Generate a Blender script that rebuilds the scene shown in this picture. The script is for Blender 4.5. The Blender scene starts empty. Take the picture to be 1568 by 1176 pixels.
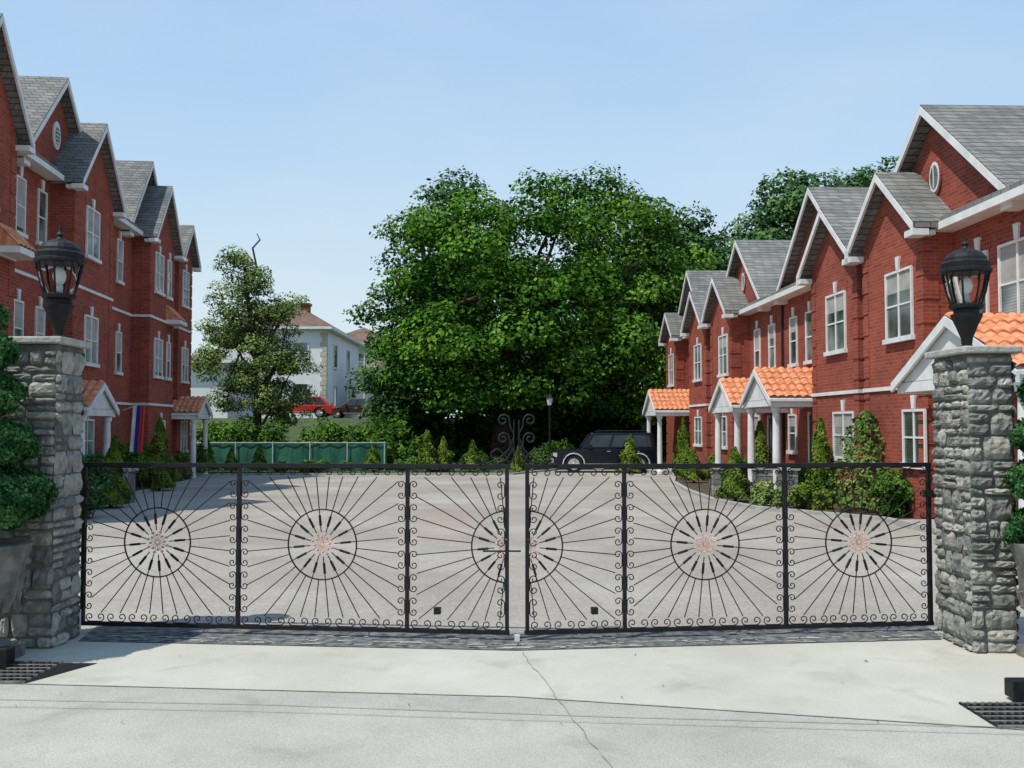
import bpy, math, random
import numpy as np
from mathutils import Vector, Matrix
random.seed(7); rng=np.random.default_rng(7)
sc=bpy.context.scene
COL=sc.collection
# ---------------------------------------------------------------- materials
def mat(name):
    m=bpy.data.materials.new(name); m.use_nodes=True
    nt=m.node_tree; b=nt.nodes['Principled BSDF']; return m,nt,b
def N(nt,t,**k):
    n=nt.nodes.new(t)
    for a,v in k.items(): setattr(n,a,v)
    return n
def ramp(nt,stops):
    r=N(nt,'ShaderNodeValToRGB'); e=r.color_ramp.elements
    while len(e)<len(stops): e.new(0.5)
    for i,(p,c) in enumerate(stops):
        e[i].position=p; e[i].color=(c[0],c[1],c[2],1)
    return r
def noise_mat(name,c1,c2,scale=5,rough=0.8,bump=0.0,bscale=None,metal=0,detail=4,spec=0.3):
    m,nt,b=mat(name)
    tc=N(nt,'ShaderNodeTexCoord'); n=N(nt,'ShaderNodeTexNoise')
    n.inputs['Scale'].default_value=scale; n.inputs['Detail'].default_value=detail
    nt.links.new(tc.outputs['Object'],n.inputs['Vector'])
    r=ramp(nt,[(0.35,c1),(0.65,c2)]); nt.links.new(n.outputs['Fac'],r.inputs['Fac'])
    nt.links.new(r.outputs['Color'],b.inputs['Base Color'])
    b.inputs['Roughness'].default_value=rough; b.inputs['Metallic'].default_value=metal
    b.inputs['Specular IOR Level'].default_value=spec
    if bump>0:
        n2=N(nt,'ShaderNodeTexNoise'); n2.inputs['Scale'].default_value=bscale or scale*4; n2.inputs['Detail'].default_value=4
        nt.links.new(tc.outputs['Object'],n2.inputs['Vector'])
        bp=N(nt,'ShaderNodeBump'); bp.inputs['Strength'].default_value=bump; bp.inputs['Distance'].default_value=0.02
        nt.links.new(n2.outputs['Fac'],bp.inputs['Height']); nt.links.new(bp.outputs['Normal'],b.inputs['Normal'])
    return m
def brick_mat(name,c1,c2,mortar,bw,bh,ms,var=1.0,bump=0.3):
    m,nt,b=mat(name)
    tc=N(nt,'ShaderNodeTexCoord'); sp=N(nt,'ShaderNodeSeparateXYZ'); nt.links.new(tc.outputs['Object'],sp.inputs[0])
    ad=N(nt,'ShaderNodeMath',operation='ADD'); nt.links.new(sp.outputs[0],ad.inputs[0]); nt.links.new(sp.outputs[1],ad.inputs[1])
    cb=N(nt,'ShaderNodeCombineXYZ'); nt.links.new(ad.outputs[0],cb.inputs[0]); nt.links.new(sp.outputs[2],cb.inputs[1])
    br=N(nt,'ShaderNodeTexBrick'); nt.links.new(cb.outputs[0],br.inputs['Vector'])
    br.inputs['Scale'].default_value=1; br.inputs['Brick Width'].default_value=bw; br.inputs['Row Height'].default_value=bh
    br.inputs['Mortar Size'].default_value=ms; br.inputs['Mortar Smooth'].default_value=0.3
    br.inputs['Color1'].default_value=(*c1,1); br.inputs['Color2'].default_value=(*c2,1); br.inputs['Mortar'].default_value=(*mortar,1)
    n=N(nt,'ShaderNodeTexNoise'); n.inputs['Scale'].default_value=0.7; n.inputs['Detail'].default_value=7; n.inputs['Roughness'].default_value=.68
    nt.links.new(tc.outputs['Object'],n.inputs['Vector'])
    r=ramp(nt,[(0.3,(0.70,0.72,0.74)),(0.7,(1.22,1.18,1.15))]); nt.links.new(n.outputs['Fac'],r.inputs['Fac'])
    mx=N(nt,'ShaderNodeMixRGB',blend_type='MULTIPLY'); mx.inputs[0].default_value=var
    nt.links.new(br.outputs['Color'],mx.inputs[1]); nt.links.new(r.outputs['Color'],mx.inputs[2])
    nt.links.new(mx.outputs[0],b.inputs['Base Color']); b.inputs['Roughness'].default_value=0.9
    b.inputs['Specular IOR Level'].default_value=0.2
    bp=N(nt,'ShaderNodeBump'); bp.inputs['Strength'].default_value=bump; bp.inputs['Distance'].default_value=0.01; bp.invert=True
    nt.links.new(br.outputs['Fac'],bp.inputs['Height']); nt.links.new(bp.outputs['Normal'],b.inputs['Normal'])
    return m
def leaf_mat(name,dark,mid,light,nscale=0.5):
    m,nt,b=mat(name)
    g=N(nt,'ShaderNodeNewGeometry'); n=N(nt,'ShaderNodeTexNoise'); n.inputs['Scale'].default_value=nscale; n.inputs['Detail'].default_value=1
    nt.links.new(g.outputs['Position'],n.inputs['Vector'])
    mt=N(nt,'ShaderNodeMath',operation='MULTIPLY_ADD'); mt.inputs[1].default_value=0.5
    nt.links.new(g.outputs['Random Per Island'],mt.inputs[0]); 
    m2=N(nt,'ShaderNodeMath',operation='MULTIPLY_ADD'); m2.inputs[1].default_value=1.5; m2.inputs[2].default_value=-0.5
    nt.links.new(n.outputs['Fac'],m2.inputs[0]); nt.links.new(m2.outputs[0],mt.inputs[2])
    r=ramp(nt,[(0.15,dark),(0.5,mid),(0.88,light)]); nt.links.new(mt.outputs[0],r.inputs['Fac'])
    df=N(nt,'ShaderNodeBsdfDiffuse'); nt.links.new(r.outputs['Color'],df.inputs['Color'])
    nt.nodes.remove(b)
    nt.links.new(df.outputs[0],nt.nodes['Material Output'].inputs['Surface'])
    return m
M={}
M['brick']=brick_mat('red_brick',(0.32,0.072,0.043),(0.225,0.049,0.033),(0.28,0.12,0.085),0.22,0.075,0.008)
M['shingle']=brick_mat('asphalt_shingle',(0.15,0.155,0.145),(0.23,0.23,0.21),(0.06,0.06,0.06),0.3,0.11,0.010,bump=0.6)
M['white']=noise_mat('white_trim',(0.60,0.60,0.58),(0.72,0.72,0.70),3,0.5)
M['dark']=noise_mat('dark_door',(0.03,0.015,0.012),(0.05,0.02,0.015),3,0.5)
M['tile']=noise_mat('terracotta_tile',(0.46,0.15,0.065),(0.70,0.30,0.15),7,0.8,0.2,30)
def conc(name,c1,c2,sc_,spk):
    m,nt,b=mat(name); tc=N(nt,'ShaderNodeTexCoord')
    n=N(nt,'ShaderNodeTexNoise'); n.inputs['Scale'].default_value=sc_; n.inputs['Detail'].default_value=8; n.inputs['Roughness'].default_value=.62
    nt.links.new(tc.outputs['Object'],n.inputs['Vector']); r=ramp(nt,[(.33,c1),(.66,c2)]); nt.links.new(n.outputs['Fac'],r.inputs['Fac'])
    n3=N(nt,'ShaderNodeTexNoise'); n3.inputs['Scale'].default_value=110; n3.inputs['Detail'].default_value=2
    nt.links.new(tc.outputs['Object'],n3.inputs['Vector']); r3=ramp(nt,[(.32,(1-spk,)*3),(.68,(1+spk*.6,)*3)]); nt.links.new(n3.outputs['Fac'],r3.inputs['Fac'])
    m3=N(nt,'ShaderNodeMixRGB',blend_type='MULTIPLY'); m3.inputs[0].default_value=1
    nt.links.new(r.outputs['Color'],m3.inputs[1]); nt.links.new(r3.outputs['Color'],m3.inputs[2])
    n4=N(nt,'ShaderNodeTexNoise'); n4.inputs['Scale'].default_value=2.2; n4.inputs['Detail'].default_value=5; n4.inputs['Distortion'].default_value=.6
    nt.links.new(tc.outputs['Object'],n4.inputs['Vector']); r4=ramp(nt,[(.56,(1,1,1)),(.72,(.84,.83,.80))]); nt.links.new(n4.outputs['Fac'],r4.inputs['Fac'])
    m4=N(nt,'ShaderNodeMixRGB',blend_type='MULTIPLY'); m4.inputs[0].default_value=1
    nt.links.new(m3.outputs[0],m4.inputs[1]); nt.links.new(r4.outputs['Color'],m4.inputs[2])
    nt.links.new(m4.outputs[0],b.inputs['Base Color']); b.inputs['Roughness'].default_value=.95; b.inputs['Specular IOR Level'].default_value=.12
    bp=N(nt,'ShaderNodeBump'); bp.inputs['Strength'].default_value=.3; bp.inputs['Distance'].default_value=.01
    nt.links.new(n3.outputs['Fac'],bp.inputs['Height']); nt.links.new(bp.outputs['Normal'],b.inputs['Normal'])
    return m
M['concrete']=conc('light_concrete',(0.42,0.405,0.335),(0.51,0.495,0.42),1.0,.14)
M['road']=conc('road_concrete',(0.34,0.33,0.285),(0.45,0.435,0.375),.7,.22)
M['grass']=noise_mat('grass_ground',(0.035,0.06,0.018),(0.075,0.10,0.035),2,0.95,0.5,40)
M['mulch']=noise_mat('bark_mulch',(0.05,0.035,0.022),(0.11,0.08,0.05),6,0.95,0.6,40)
M['iron']=noise_mat('black_iron',(0.008,0.008,0.009),(0.014,0.014,0.015),20,0.55,spec=0.25)
M['steel']=noise_mat('galvanised_steel',(0.45,0.46,0.46),(0.6,0.6,0.6),6,0.5)
M['copper']=noise_mat('copper_flower',(0.5,0.27,0.2),(0.65,0.4,0.3),20,0.4)
M['bark']=noise_mat('bark',(0.035,0.028,0.02),(0.09,0.07,0.05),8,0.95,0.6,20)
M['mortar']=noise_mat('mortar',(0.10,0.10,0.09),(0.17,0.165,0.15),10,0.95,0.5,60)
M['cap']=noise_mat('cap_stone',(0.30,0.30,0.26),(0.43,0.42,0.37),8,0.9,0.5,40)
M['kerb']=noise_mat('kerb_concrete',(0.28,0.275,0.25),(0.38,0.37,0.34),3,0.9,0.2,40)
M['joint_wire_shadow']=noise_mat('pavement_joint_wire_shadow',(0.20,0.20,0.18),(0.33,0.32,0.29),6,0.95)  # shared by real joint and crack, and by the painted wire shadows
M['asphalt']=noise_mat('cobble_strip',(0.06,0.065,0.065),(0.20,0.20,0.19),12,0.9,0.8,40,detail=3)
M['green_fabric']=noise_mat('green_fabric',(0.015,0.10,0.06),(0.04,0.155,0.10),2,0.7)
M['stucco']=noise_mat('white_stucco',(0.66,0.67,0.65),(0.76,0.76,0.74),0.5,0.9)
M['beige']=noise_mat('beige_stucco',(0.42,0.37,0.29),(0.5,0.45,0.36),0.5,0.9)
M['brownroof']=noise_mat('brown_roof',(0.12,0.075,0.055),(0.19,0.12,0.09),2,0.9)
M['rubber']=noise_mat('tyre_rubber',(0.012,0.012,0.012),(0.02,0.02,0.02),9,0.8)
M['chrome']=noise_mat('alloy',(0.55,0.55,0.56),(0.7,0.7,0.7),9,0.3,metal=0.8)
M['blackpaint']=noise_mat('black_paint',(0.004,0.005,0.010),(0.007,0.008,0.014),1,0.2,spec=0.35)
M['redpaint']=noise_mat('red_paint',(0.40,0.03,0.02),(0.45,0.04,0.03),1,0.25,spec=0.5)
M['carglass']=noise_mat('car_glass',(0.015,0.02,0.022),(0.04,0.05,0.055),1,0.08,spec=0.6)
M['urn']=noise_mat('urn_stone',(0.10,0.095,0.085),(0.2,0.19,0.17),8,0.85,0.5,30)
M['fred']=noise_mat('flag_red',(0.5,0.03,0.03),(0.55,0.04,0.04),2,0.8)
M['fblue']=noise_mat('flag_blue',(0.03,0.05,0.3),(0.04,0.06,0.35),2,0.8)
M['leafbig']=leaf_mat('maple_leaves',(0.016,0.052,0.008),(0.052,0.135,0.016),(0.13,0.26,0.035),0.35)
M['leafbig2']=leaf_mat('linden_leaves',(0.022,0.062,0.009),(0.068,0.155,0.020),(0.16,0.28,0.045),0.35)
M['leafback']=leaf_mat('back_leaves',(0.022,0.055,0.020),(0.06,0.13,0.04),(0.12,0.21,0.07),0.4)
M['leaflite']=leaf_mat('light_leaves',(0.05,0.09,0.02),(0.13,0.20,0.05),(0.24,0.31,0.10),0.8)
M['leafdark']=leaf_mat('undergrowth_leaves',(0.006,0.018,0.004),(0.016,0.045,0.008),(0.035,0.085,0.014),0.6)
M['hedge']=leaf_mat('hedge_leaves',(0.018,0.05,0.008),(0.055,0.13,0.018),(0.12,0.22,0.035),0.9)
M['box']=leaf_mat('boxwood_leaves',(0.010,0.034,0.012),(0.030,0.095,0.03),(0.085,0.185,0.065),5)
M['arbor']=leaf_mat('arborvitae_leaves',(0.03,0.06,0.01),(0.09,0.15,0.02),(0.18,0.23,0.045),2)
def window_glass():
    m,nt,b=mat('window_glass')
    tc=N(nt,'ShaderNodeTexCoord'); n=N(nt,'ShaderNodeTexNoise'); n.inputs['Scale'].default_value=0.9; n.inputs['Detail'].default_value=2
    nt.links.new(tc.outputs['Object'],n.inputs['Vector'])
    r=ramp(nt,[(0.38,(0.04,0.05,0.045)),(0.5,(0.12,0.145,0.13)),(0.62,(0.28,0.31,0.28))]); nt.links.new(n.outputs['Fac'],r.inputs['Fac'])
    wv=N(nt,'ShaderNodeTexWave',bands_direction='Z'); wv.inputs['Scale'].default_value=6; nt.links.new(tc.outputs['Object'],wv.inputs['Vector'])
    r2=ramp(nt,[(.2,(.75,.75,.75)),(.6,(1.1,1.1,1.1))]); nt.links.new(wv.outputs['Fac'],r2.inputs['Fac'])
    mx=N(nt,'ShaderNodeMixRGB',blend_type='MULTIPLY'); mx.inputs[0].default_value=1
    nt.links.new(r.outputs['Color'],mx.inputs[1]); nt.links.new(r2.outputs['Color'],mx.inputs[2])
    nt.links.new(mx.outputs[0],b.inputs['Base Color']); b.inputs['Roughness'].default_value=0.08; b.inputs['Specular IOR Level'].default_value=0.6
    return m
M['glass']=window_glass()
def lamp_glass():
    m,nt,b=mat('lamp_glass')
    n=N(nt,'ShaderNodeTexNoise'); n.inputs['Scale'].default_value=30
    r=ramp(nt,[(0.3,(0.85,0.85,0.83)),(0.7,(.95,.95,.95))]); nt.links.new(n.outputs['Fac'],r.inputs['Fac'])
    nt.links.new(r.outputs['Color'],b.inputs['Base Color'])
    b.inputs['Transmission Weight'].default_value=1; b.inputs['Roughness'].default_value=0.05; b.inputs['IOR'].default_value=1.02
    return m
M['lampglass']=lamp_glass()
def court_mat():
    m,nt,b=mat('courtyard_paving')
    tc=N(nt,'ShaderNodeTexCoord')
    n=N(nt,'ShaderNodeTexNoise'); n.inputs['Scale'].default_value=0.28; n.inputs['Detail'].default_value=8; n.inputs['Roughness'].default_value=0.68
    nt.links.new(tc.outputs['Object'],n.inputs['Vector'])
    r=ramp(nt,[(0.34,(0.265,0.238,0.200)),(0.5,(0.325,0.297,0.255)),(0.66,(0.39,0.365,0.32))]); nt.links.new(n.outputs['Fac'],r.inputs['Fac'])
    vm=N(nt,'ShaderNodeVectorMath',operation='SUBTRACT'); vm.inputs[1].default_value=(-1.2,18,0)
    nt.links.new(tc.outputs['Object'],vm.inputs[0])
    vs=N(nt,'ShaderNodeVectorMath',operation='MULTIPLY'); vs.inputs[1].default_value=(0.6,0.13,0); nt.links.new(vm.outputs[0],vs.inputs[0])
    vl=N(nt,'ShaderNodeVectorMath',operation='LENGTH'); nt.links.new(vs.outputs[0],vl.inputs[0])
    ad=N(nt,'ShaderNodeMath',operation='ADD'); nt.links.new(vl.outputs['Value'],ad.inputs[0]); nt.links.new(n.outputs['Fac'],ad.inputs[1])
    rr=ramp(nt,[(0.6,(0.4,0.4,0.4)),(1.0,(0,0,0))]); nt.links.new(ad.outputs[0],rr.inputs['Fac'])
    mx=N(nt,'ShaderNodeMixRGB'); nt.links.new(rr.outputs['Color'],mx.inputs[0]); nt.links.new(r.outputs['Color'],mx.inputs[1]); mx.inputs[2].default_value=(0.40,0.27,0.215,1)
    # grain of the exposed aggregate, drawn out along the traffic direction
    n3=N(nt,'ShaderNodeTexNoise'); n3.inputs['Scale'].default_value=36; n3.inputs['Detail'].default_value=3
    nt.links.new(tc.outputs['Object'],n3.inputs['Vector'])
    r3=ramp(nt,[(0.3,(0.78,0.78,0.78)),(0.7,(1.15,1.15,1.15))]); nt.links.new(n3.outputs['Fac'],r3.inputs['Fac'])
    m3=N(nt,'ShaderNodeMixRGB',blend_type='MULTIPLY'); m3.inputs[0].default_value=1
    nt.links.new(mx.outputs[0],m3.inputs[1]); nt.links.new(r3.outputs['Color'],m3.inputs[2])
    nt.links.new(m3.outputs[0],b.inputs['Base Color']); b.inputs['Roughness'].default_value=0.95; b.inputs['Specular IOR Level'].default_value=0.12
    return m
M['court']=court_mat()
def stone_mat():
    m,nt,b=mat('rough_stone')
    g=N(nt,'ShaderNodeNewGeometry'); tc=N(nt,'ShaderNodeTexCoord')
    n=N(nt,'ShaderNodeTexNoise'); n.inputs['Scale'].default_value=14; n.inputs['Detail'].default_value=6; nt.links.new(tc.outputs['Object'],n.inputs['Vector'])
    ma=N(nt,'ShaderNodeMath',operation='MULTIPLY_ADD'); ma.inputs[1].default_value=0.55; nt.links.new(g.outputs['Random Per Island'],ma.inputs[0])
    m2=N(nt,'ShaderNodeMath',operation='MULTIPLY_ADD'); m2.inputs[1].default_value=1.2; m2.inputs[2].default_value=-0.38
    nt.links.new(n.outputs['Fac'],m2.inputs[0]); nt.links.new(m2.outputs[0],ma.inputs[2])
    r=ramp(nt,[(0.12,(0.11,0.113,0.105)),(0.45,(0.225,0.225,0.20)),(0.8,(0.39,0.38,0.325))]); nt.links.new(ma.outputs[0],r.inputs['Fac'])
    nt.links.new(r.outputs['Color'],b.inputs['Base Color']); b.inputs['Roughness'].default_value=0.9; b.inputs['Specular IOR Level'].default_value=0.15
    bp=N(nt,'ShaderNodeBump'); bp.inputs['Strength'].default_value=0.9; bp.inputs['Distance'].default_value=0.025
    n4=N(nt,'ShaderNodeTexNoise'); n4.inputs['Scale'].default_value=24; n4.inputs['Detail'].default_value=6; nt.links.new(tc.outputs['Object'],n4.inputs['Vector'])
    nt.links.new(n4.outputs['Fac'],bp.inputs['Height']); nt.links.new(bp.outputs['Normal'],b.inputs['Normal'])
    return m
M['stone']=stone_mat()
# ---------------------------------------------------------------- mesh helpers
class MB:
    def __init__(s): s.v=[]; s.f=[]; s.m=[]; s.ms=[]
    def mi(s,m):
        if m not in s.ms: s.ms.append(m)
        return s.ms.index(m)
    def add(s,vs,fs,m):
        o=len(s.v); s.v+= [tuple(p) for p in vs]; k=s.mi(m)
        for f in fs: s.f.append(tuple(i+o for i in f)); s.m.append(k)
    def hexa(s,p,m):
        s.add(p,[(3,2,1,0),(4,5,6,7),(0,1,5,4),(1,2,6,5),(2,3,7,6),(3,0,4,7)],m)
    def box(s,x0,x1,y0,y1,z0,z1,m):
        s.hexa([(x0,y0,z0),(x1,y0,z0),(x1,y1,z0),(x0,y1,z0),(x0,y0,z1),(x1,y0,z1),(x1,y1,z1),(x0,y1,z1)],m)
    def prism(s,poly,off,m):
        n=len(poly); a=[Vector(p) for p in poly]; b=[p+Vector(off) for p in a]
        s.add(a+b,[tuple(range(n-1,-1,-1)),tuple(range(n,2*n))]+[(i,(i+1)%n,n+(i+1)%n,n+i) for i in range(n)],m)
    def lathe(s,prof,c,m,n=24,axis='z'):
        vs=[];fs=[]
        for r,z in prof:
            for i in range(n):
                a=2*math.pi*i/n
                if axis=='z': vs.append((c[0]+r*math.cos(a),c[1]+r*math.sin(a),c[2]+z))
                elif axis=='y': vs.append((c[0]+r*math.cos(a),c[1]+z,c[2]+r*math.sin(a)))
                else: vs.append((c[0]+z,c[1]+r*math.cos(a),c[2]+r*math.sin(a)))
        for j in range(len(prof)-1):
            for i in range(n):
                fs.append((j*n+i,j*n+(i+1)%n,(j+1)*n+(i+1)%n,(j+1)*n+i))
        fs.append(tuple(range(n-1,-1,-1))); fs.append(tuple((len(prof)-1)*n+i for i in range(n)))
        s.add(vs,fs,m)
    def tube(s,pts,rad,m,n=7):
        pts=[Vector(p) for p in pts]; vs=[];fs=[]
        if not hasattr(rad,'__len__'): rad=[rad]*len(pts)
        for k,p in enumerate(pts):
            d=(pts[min(k+1,len(pts)-1)]-pts[max(k-1,0)]).normalized()
            if abs(d.z)<0.9: a=d.cross(Vector((0,0,1))).normalized()
            else: a=d.cross(Vector((0,1,0))).normalized()
            b=d.cross(a)
            for i in range(n):
                t=2*math.pi*i/n; vs.append(p+(a*math.cos(t)+b*math.sin(t))*rad[k])
        for j in range(len(pts)-1):
            for i in range(n): fs.append((j*n+i,j*n+(i+1)%n,(j+1)*n+(i+1)%n,(j+1)*n+i))
        fs.append(tuple(range(n))); fs.append(tuple((len(pts)-1)*n+i for i in range(n)))
        s.add(vs,fs,m)
    def build(s,name,parent=None,mw=None,smooth=False,bevel=0):
        me=bpy.data.meshes.new(name); me.from_pydata(s.v,[],s.f)
        for m in s.ms: me.materials.append(M[m])
        me.polygons.foreach_set('material_index',s.m)
        if smooth: me.polygons.foreach_set('use_smooth',[True]*len(s.f))
        me.update(); o=bpy.data.objects.new(name,me); COL.objects.link(o)
        if mw is not None: o.matrix_world=mw
        if parent is not None: setparent(o,parent)
        if bevel>0:
            bv=o.modifiers.new('bev','BEVEL'); bv.width=bevel; bv.segments=2; bv.limit_method='ANGLE'
        return o
def setparent(o,e):
    mb=o.matrix_basis.copy(); o.parent=e; o.matrix_parent_inverse=Matrix.Translation(-Vector(e.location)); o.matrix_basis=mb
def empty(name,loc):
    e=bpy.data.objects.new(name,None); e.location=loc; e.empty_display_size=0.2; COL.objects.link(e); return e
def leaves(name,C,Nn,S,m,parent=None,asp=0.6):
    n=len(C); C=np.asarray(C); Nn=Nn/np.linalg.norm(Nn,axis=1,keepdims=True)
    r=rng.normal(size=(n,3)); t=np.cross(Nn,r); t/=np.linalg.norm(t,axis=1,keepdims=True); b=np.cross(Nn,t)
    S=S[:,None]; V=np.stack([C+t*S,C+b*S*asp,C-t*S*0.9,C-b*S*asp],1).reshape(-1,3)
    me=bpy.data.meshes.new(name); me.vertices.add(4*n); me.vertices.foreach_set('co',V.astype(np.float32).ravel())
    me.loops.add(4*n); me.loops.foreach_set('vertex_index',np.arange(4*n,dtype=np.int32))
    me.polygons.add(n); me.polygons.foreach_set('loop_start',np.arange(0,4*n,4,dtype=np.int32)); me.polygons.foreach_set('loop_total',np.full(n,4,dtype=np.int32))
    me.materials.append(M[m]); me.update(calc_edges=True); me.validate()
    o=bpy.data.objects.new(name,me); COL.objects.link(o)
    if parent is not None: setparent(o,parent)
    return o
def unit(n):
    r=rng.normal(size=(n,3)); return r/np.linalg.norm(r,axis=1,keepdims=True)
def crown_pts(lobes,nclump,cr,per,size,inner=0.5,flat=0.6):
    Cs=[];Ns=[];Ss=[];cl=[]
    vol=np.array([l[3]*l[4]*l[5] for l in lobes])**(0.67); vol=vol/vol.sum()
    for l,w in zip(lobes,vol):
        k=max(3,int(nclump*w)); d=unit(k); f=rng.uniform(inner,1.0,size=(k,1))**0.6
        cc=np.array(l[:3])+d*f*np.array(l[3:]); rr=cr*rng.uniform(0.5,1.35,size=k)
        for c,r in zip(cc,rr):
            q=int(per*(r/cr)**2); dd=unit(q); rad=rng.uniform(0.35,1.0,size=(q,1))**0.5*r
            wob=1+0.28*np.sin(dd[:,:1]*5+c[0]*3)*np.cos(dd[:,1:2]*4+c[2])
            p=c+dd*rad*wob*np.array([1.15,1.15,flat])
            p[:,2]-=0.18*((p[:,0]-c[0])**2+(p[:,1]-c[1])**2)/max(r,.3)
            Cs.append(p); Ns.append(dd*0.6+np.array([0,-.25,0.7])+0.5*rng.normal(size=(q,3)))
            Ss.append(size*rng.uniform(0.5,1.2,size=q)); cl.append(c)
    return np.concatenate(Cs),np.concatenate(Ns),np.concatenate(Ss),cl
def tree(name,x,y,z0,lobes,nclump,cr,per,size,m,tr=0.3,inner=0.5,limbs=16,bend=0.3):
    e=empty(name,(x,y,z0))
    C,Nn,S,cl=crown_pts(lobes,nclump,cr,per,size,inner)
    leaves('crown',C,Nn,S,m,e)
    mb=MB(); zc=max(l[2] for l in lobes); top=Vector((np.mean([l[0] for l in lobes]),np.mean([l[1] for l in lobes]),zc+lobes[0][5]*0.3))
    base=Vector((x,y,z0-0.2)); K=7; tp=[]
    for i in range(K):
        t=i/(K-1); p=base.lerp(top,t)+Vector((math.sin(t*5)*bend*t,math.cos(t*4)*bend*t,0)); tp.append(p)
    mb.tube(tp,[tr*(1.25-0.95*i/(K-1)) if i else tr*1.6 for i in range(K)],'bark',9)
    for k in range(limbs):
        c=Vector(cl[random.randrange(len(cl))]); t=random.uniform(0.3,0.85); s=tp[int(t*(K-1))]
        mid=s.lerp(c,0.5)+Vector((random.uniform(-.4,.4),random.uniform(-.4,.4),random.uniform(-.2,.5)))
        mb.tube([s,mid,c],[tr*0.4,tr*0.25,tr*0.07],'bark',6)
    mb.build('trunk',e,smooth=True); return e
def cone_shrub(name,x,y,z0,h,r,m='arbor',n=2500,size=0.06,pw=0.8):
    e=empty(name,(x,y,z0)); t=rng.uniform(0,1,n)**1.3; a=rng.uniform(0,6.283,n)
    rr=r*(1-t)**pw*(0.35+0.65*rng.uniform(0,1,n)**0.4)*(1+0.28*np.sin(a*3+t*14+x))+0.02
    C=np.stack([x+rr*np.cos(a),y+rr*np.sin(a),z0+0.1+t*h],1); Nn=np.stack([np.cos(a),np.sin(a),0.5+0*a],1)+0.5*rng.normal(size=(n,3))
    leaves('foliage',C,Nn,size*rng.uniform(0.6,1.3,n),m,e)
    mb=MB(); mb.tube([(x,y,z0-.1),(x+.02,y,z0+h*.5),(x,y,z0+h*.9)],[.05,.03,.01],'bark'); mb.build('stem',e)
    return e
def bush(name,x,y,z0,rx,ry,h,m='hedge',n=3000,size=0.07,cr=None):
    e=empty(name,(x,y,z0)); cr=cr or min(rx,ry,h)*0.45
    C,Nn,S,cl=crown_pts([(x,y,z0+h*0.5,rx,ry,h*0.5)],14,cr,n//14,size,0.3,0.9); leaves('foliage',C,Nn,S,m,e)
    mb=MB()
    for c in cl[:6]: mb.tube([(x,y,z0-.05),tuple(c)],[.03,.01],'bark',5)
    mb.build('stems',e); return e
# ---------------------------------------------------------------- ground
def H(y):
    if y<8: return 0.0
    if y<47: return -0.01*(y-8)
    t=min(1,(y-47)/14); t=t*t*(3-2*t); return -0.39+2.5*t
def ground():
    xs=[-800,-200,-60,-20,0,20,60,200,800]; ys=[-120,-20,8]+[47]+[47+i for i in range(1,15)]+[70,120,400,1600]
    mb=MB(); vs=[(x,y,H(y)-0.012) for y in ys for x in xs]; n=len(xs)
    fs=[(j*n+i,j*n+i+1,(j+1)*n+i+1,(j+1)*n+i) for j in range(len(ys)-1) for i in range(n-1)]
    mb.add(vs,fs,'grass'); mb.build('ground')
ground()
mb=MB(); CP=[(-9.0,8.0),(-9.4,20),(-10.6,30),(-11.6,39),(0,39.5),(2,44.5),(7.2,44.5),(6.3,38),(5.4,33),(5.0,28),(4.9,24),(5.3,21.3),(7.0,18.5),(6.8,8.0)]
mb.add([(x,y,H(y)) for x,y in CP],[tuple(range(len(CP)))],'court'); mb.build('courtyard_paving')
mb=MB(); mb.add([(x,y,H(y)-.006) for x,y in [(4.5,18.3),(9.3,18.3),(9.3,44),(5,44)]],[(0,1,2,3)],'mulch'); mb.add([(x,y,H(y)-.006) for x,y in [(-13.5,15),(-8.9,15),(-11,40),(-13.8,40)]],[(0,1,2,3)],'mulch'); mb.build('planting_bed')
mb=MB()
def path_box(mb,pts,w,h,m,zf=H):
    for (x0,y0),(x1,y1) in zip(pts[:-1],pts[1:]):
        d=Vector((x1-x0,y1-y0)).normalized(); nx,ny=-d.y*w/2,d.x*w/2
        mb.hexa([(x0+nx,y0+ny,zf(y0)-.1),(x0-nx,y0-ny,zf(y0)-.1),(x1-nx,y1-ny,zf(y1)-.1),(x1+nx,y1+ny,zf(y1)-.1),
                 (x0+nx,y0+ny,zf(y0)+h),(x0-nx,y0-ny,zf(y0)+h),(x1-nx,y1-ny,zf(y1)+h),(x1+nx,y1+ny,zf(y1)+h)],m)
path_box(mb,CP,0.14,0.07,'kerb'); mb.build('courtyard_kerb')
def strip(mb,pts,w,z,m,zf=lambda y:0):
    for (x0,y0),(x1,y1) in zip(pts[:-1],pts[1:]):
        d=Vector((x1-x0,y1-y0)).normalized(); nx,ny=-d.y*w/2,d.x*w/2
        mb.add([(x0+nx,y0+ny,z+zf(y0+ny)),(x0-nx,y0-ny,z+zf(y0-ny)),(x1-nx,y1-ny,z+zf(y1-ny)),(x1+nx,y1+ny,z+zf(y1+ny))],[(0,1,2,3)],m)
mb=MB(); fr=[(-30,6.75),(-6,6.6),(-3.2,6.5),(0,6.2),(3,5.5),(6,5.0),(30,4.5)]
mb.add([(-30,7.999,0)]+[(x,y,0) for x,y in fr]+[(30,7.999,0)],[tuple(range(len(fr)+2))],'concrete'); mb.build('driveway_apron')
mb=MB(); mb.add([(x,y,-0.002) for x,y in fr]+[(30,-60,-0.002),(-30,-60,-0.002)],[tuple(range(len(fr)+2))],'road'); mb.build('road')
mb=MB()
mb.add([(-3.5,8.35,.006),(-3.4,7.76,.006),(0.03,7.44,.006),(3.4,7.82,.006),(3.5,8.35,.006),(0.03,8.0,.006)],[(0,1,2,5),(5,2,3,4)],'asphalt')
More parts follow.
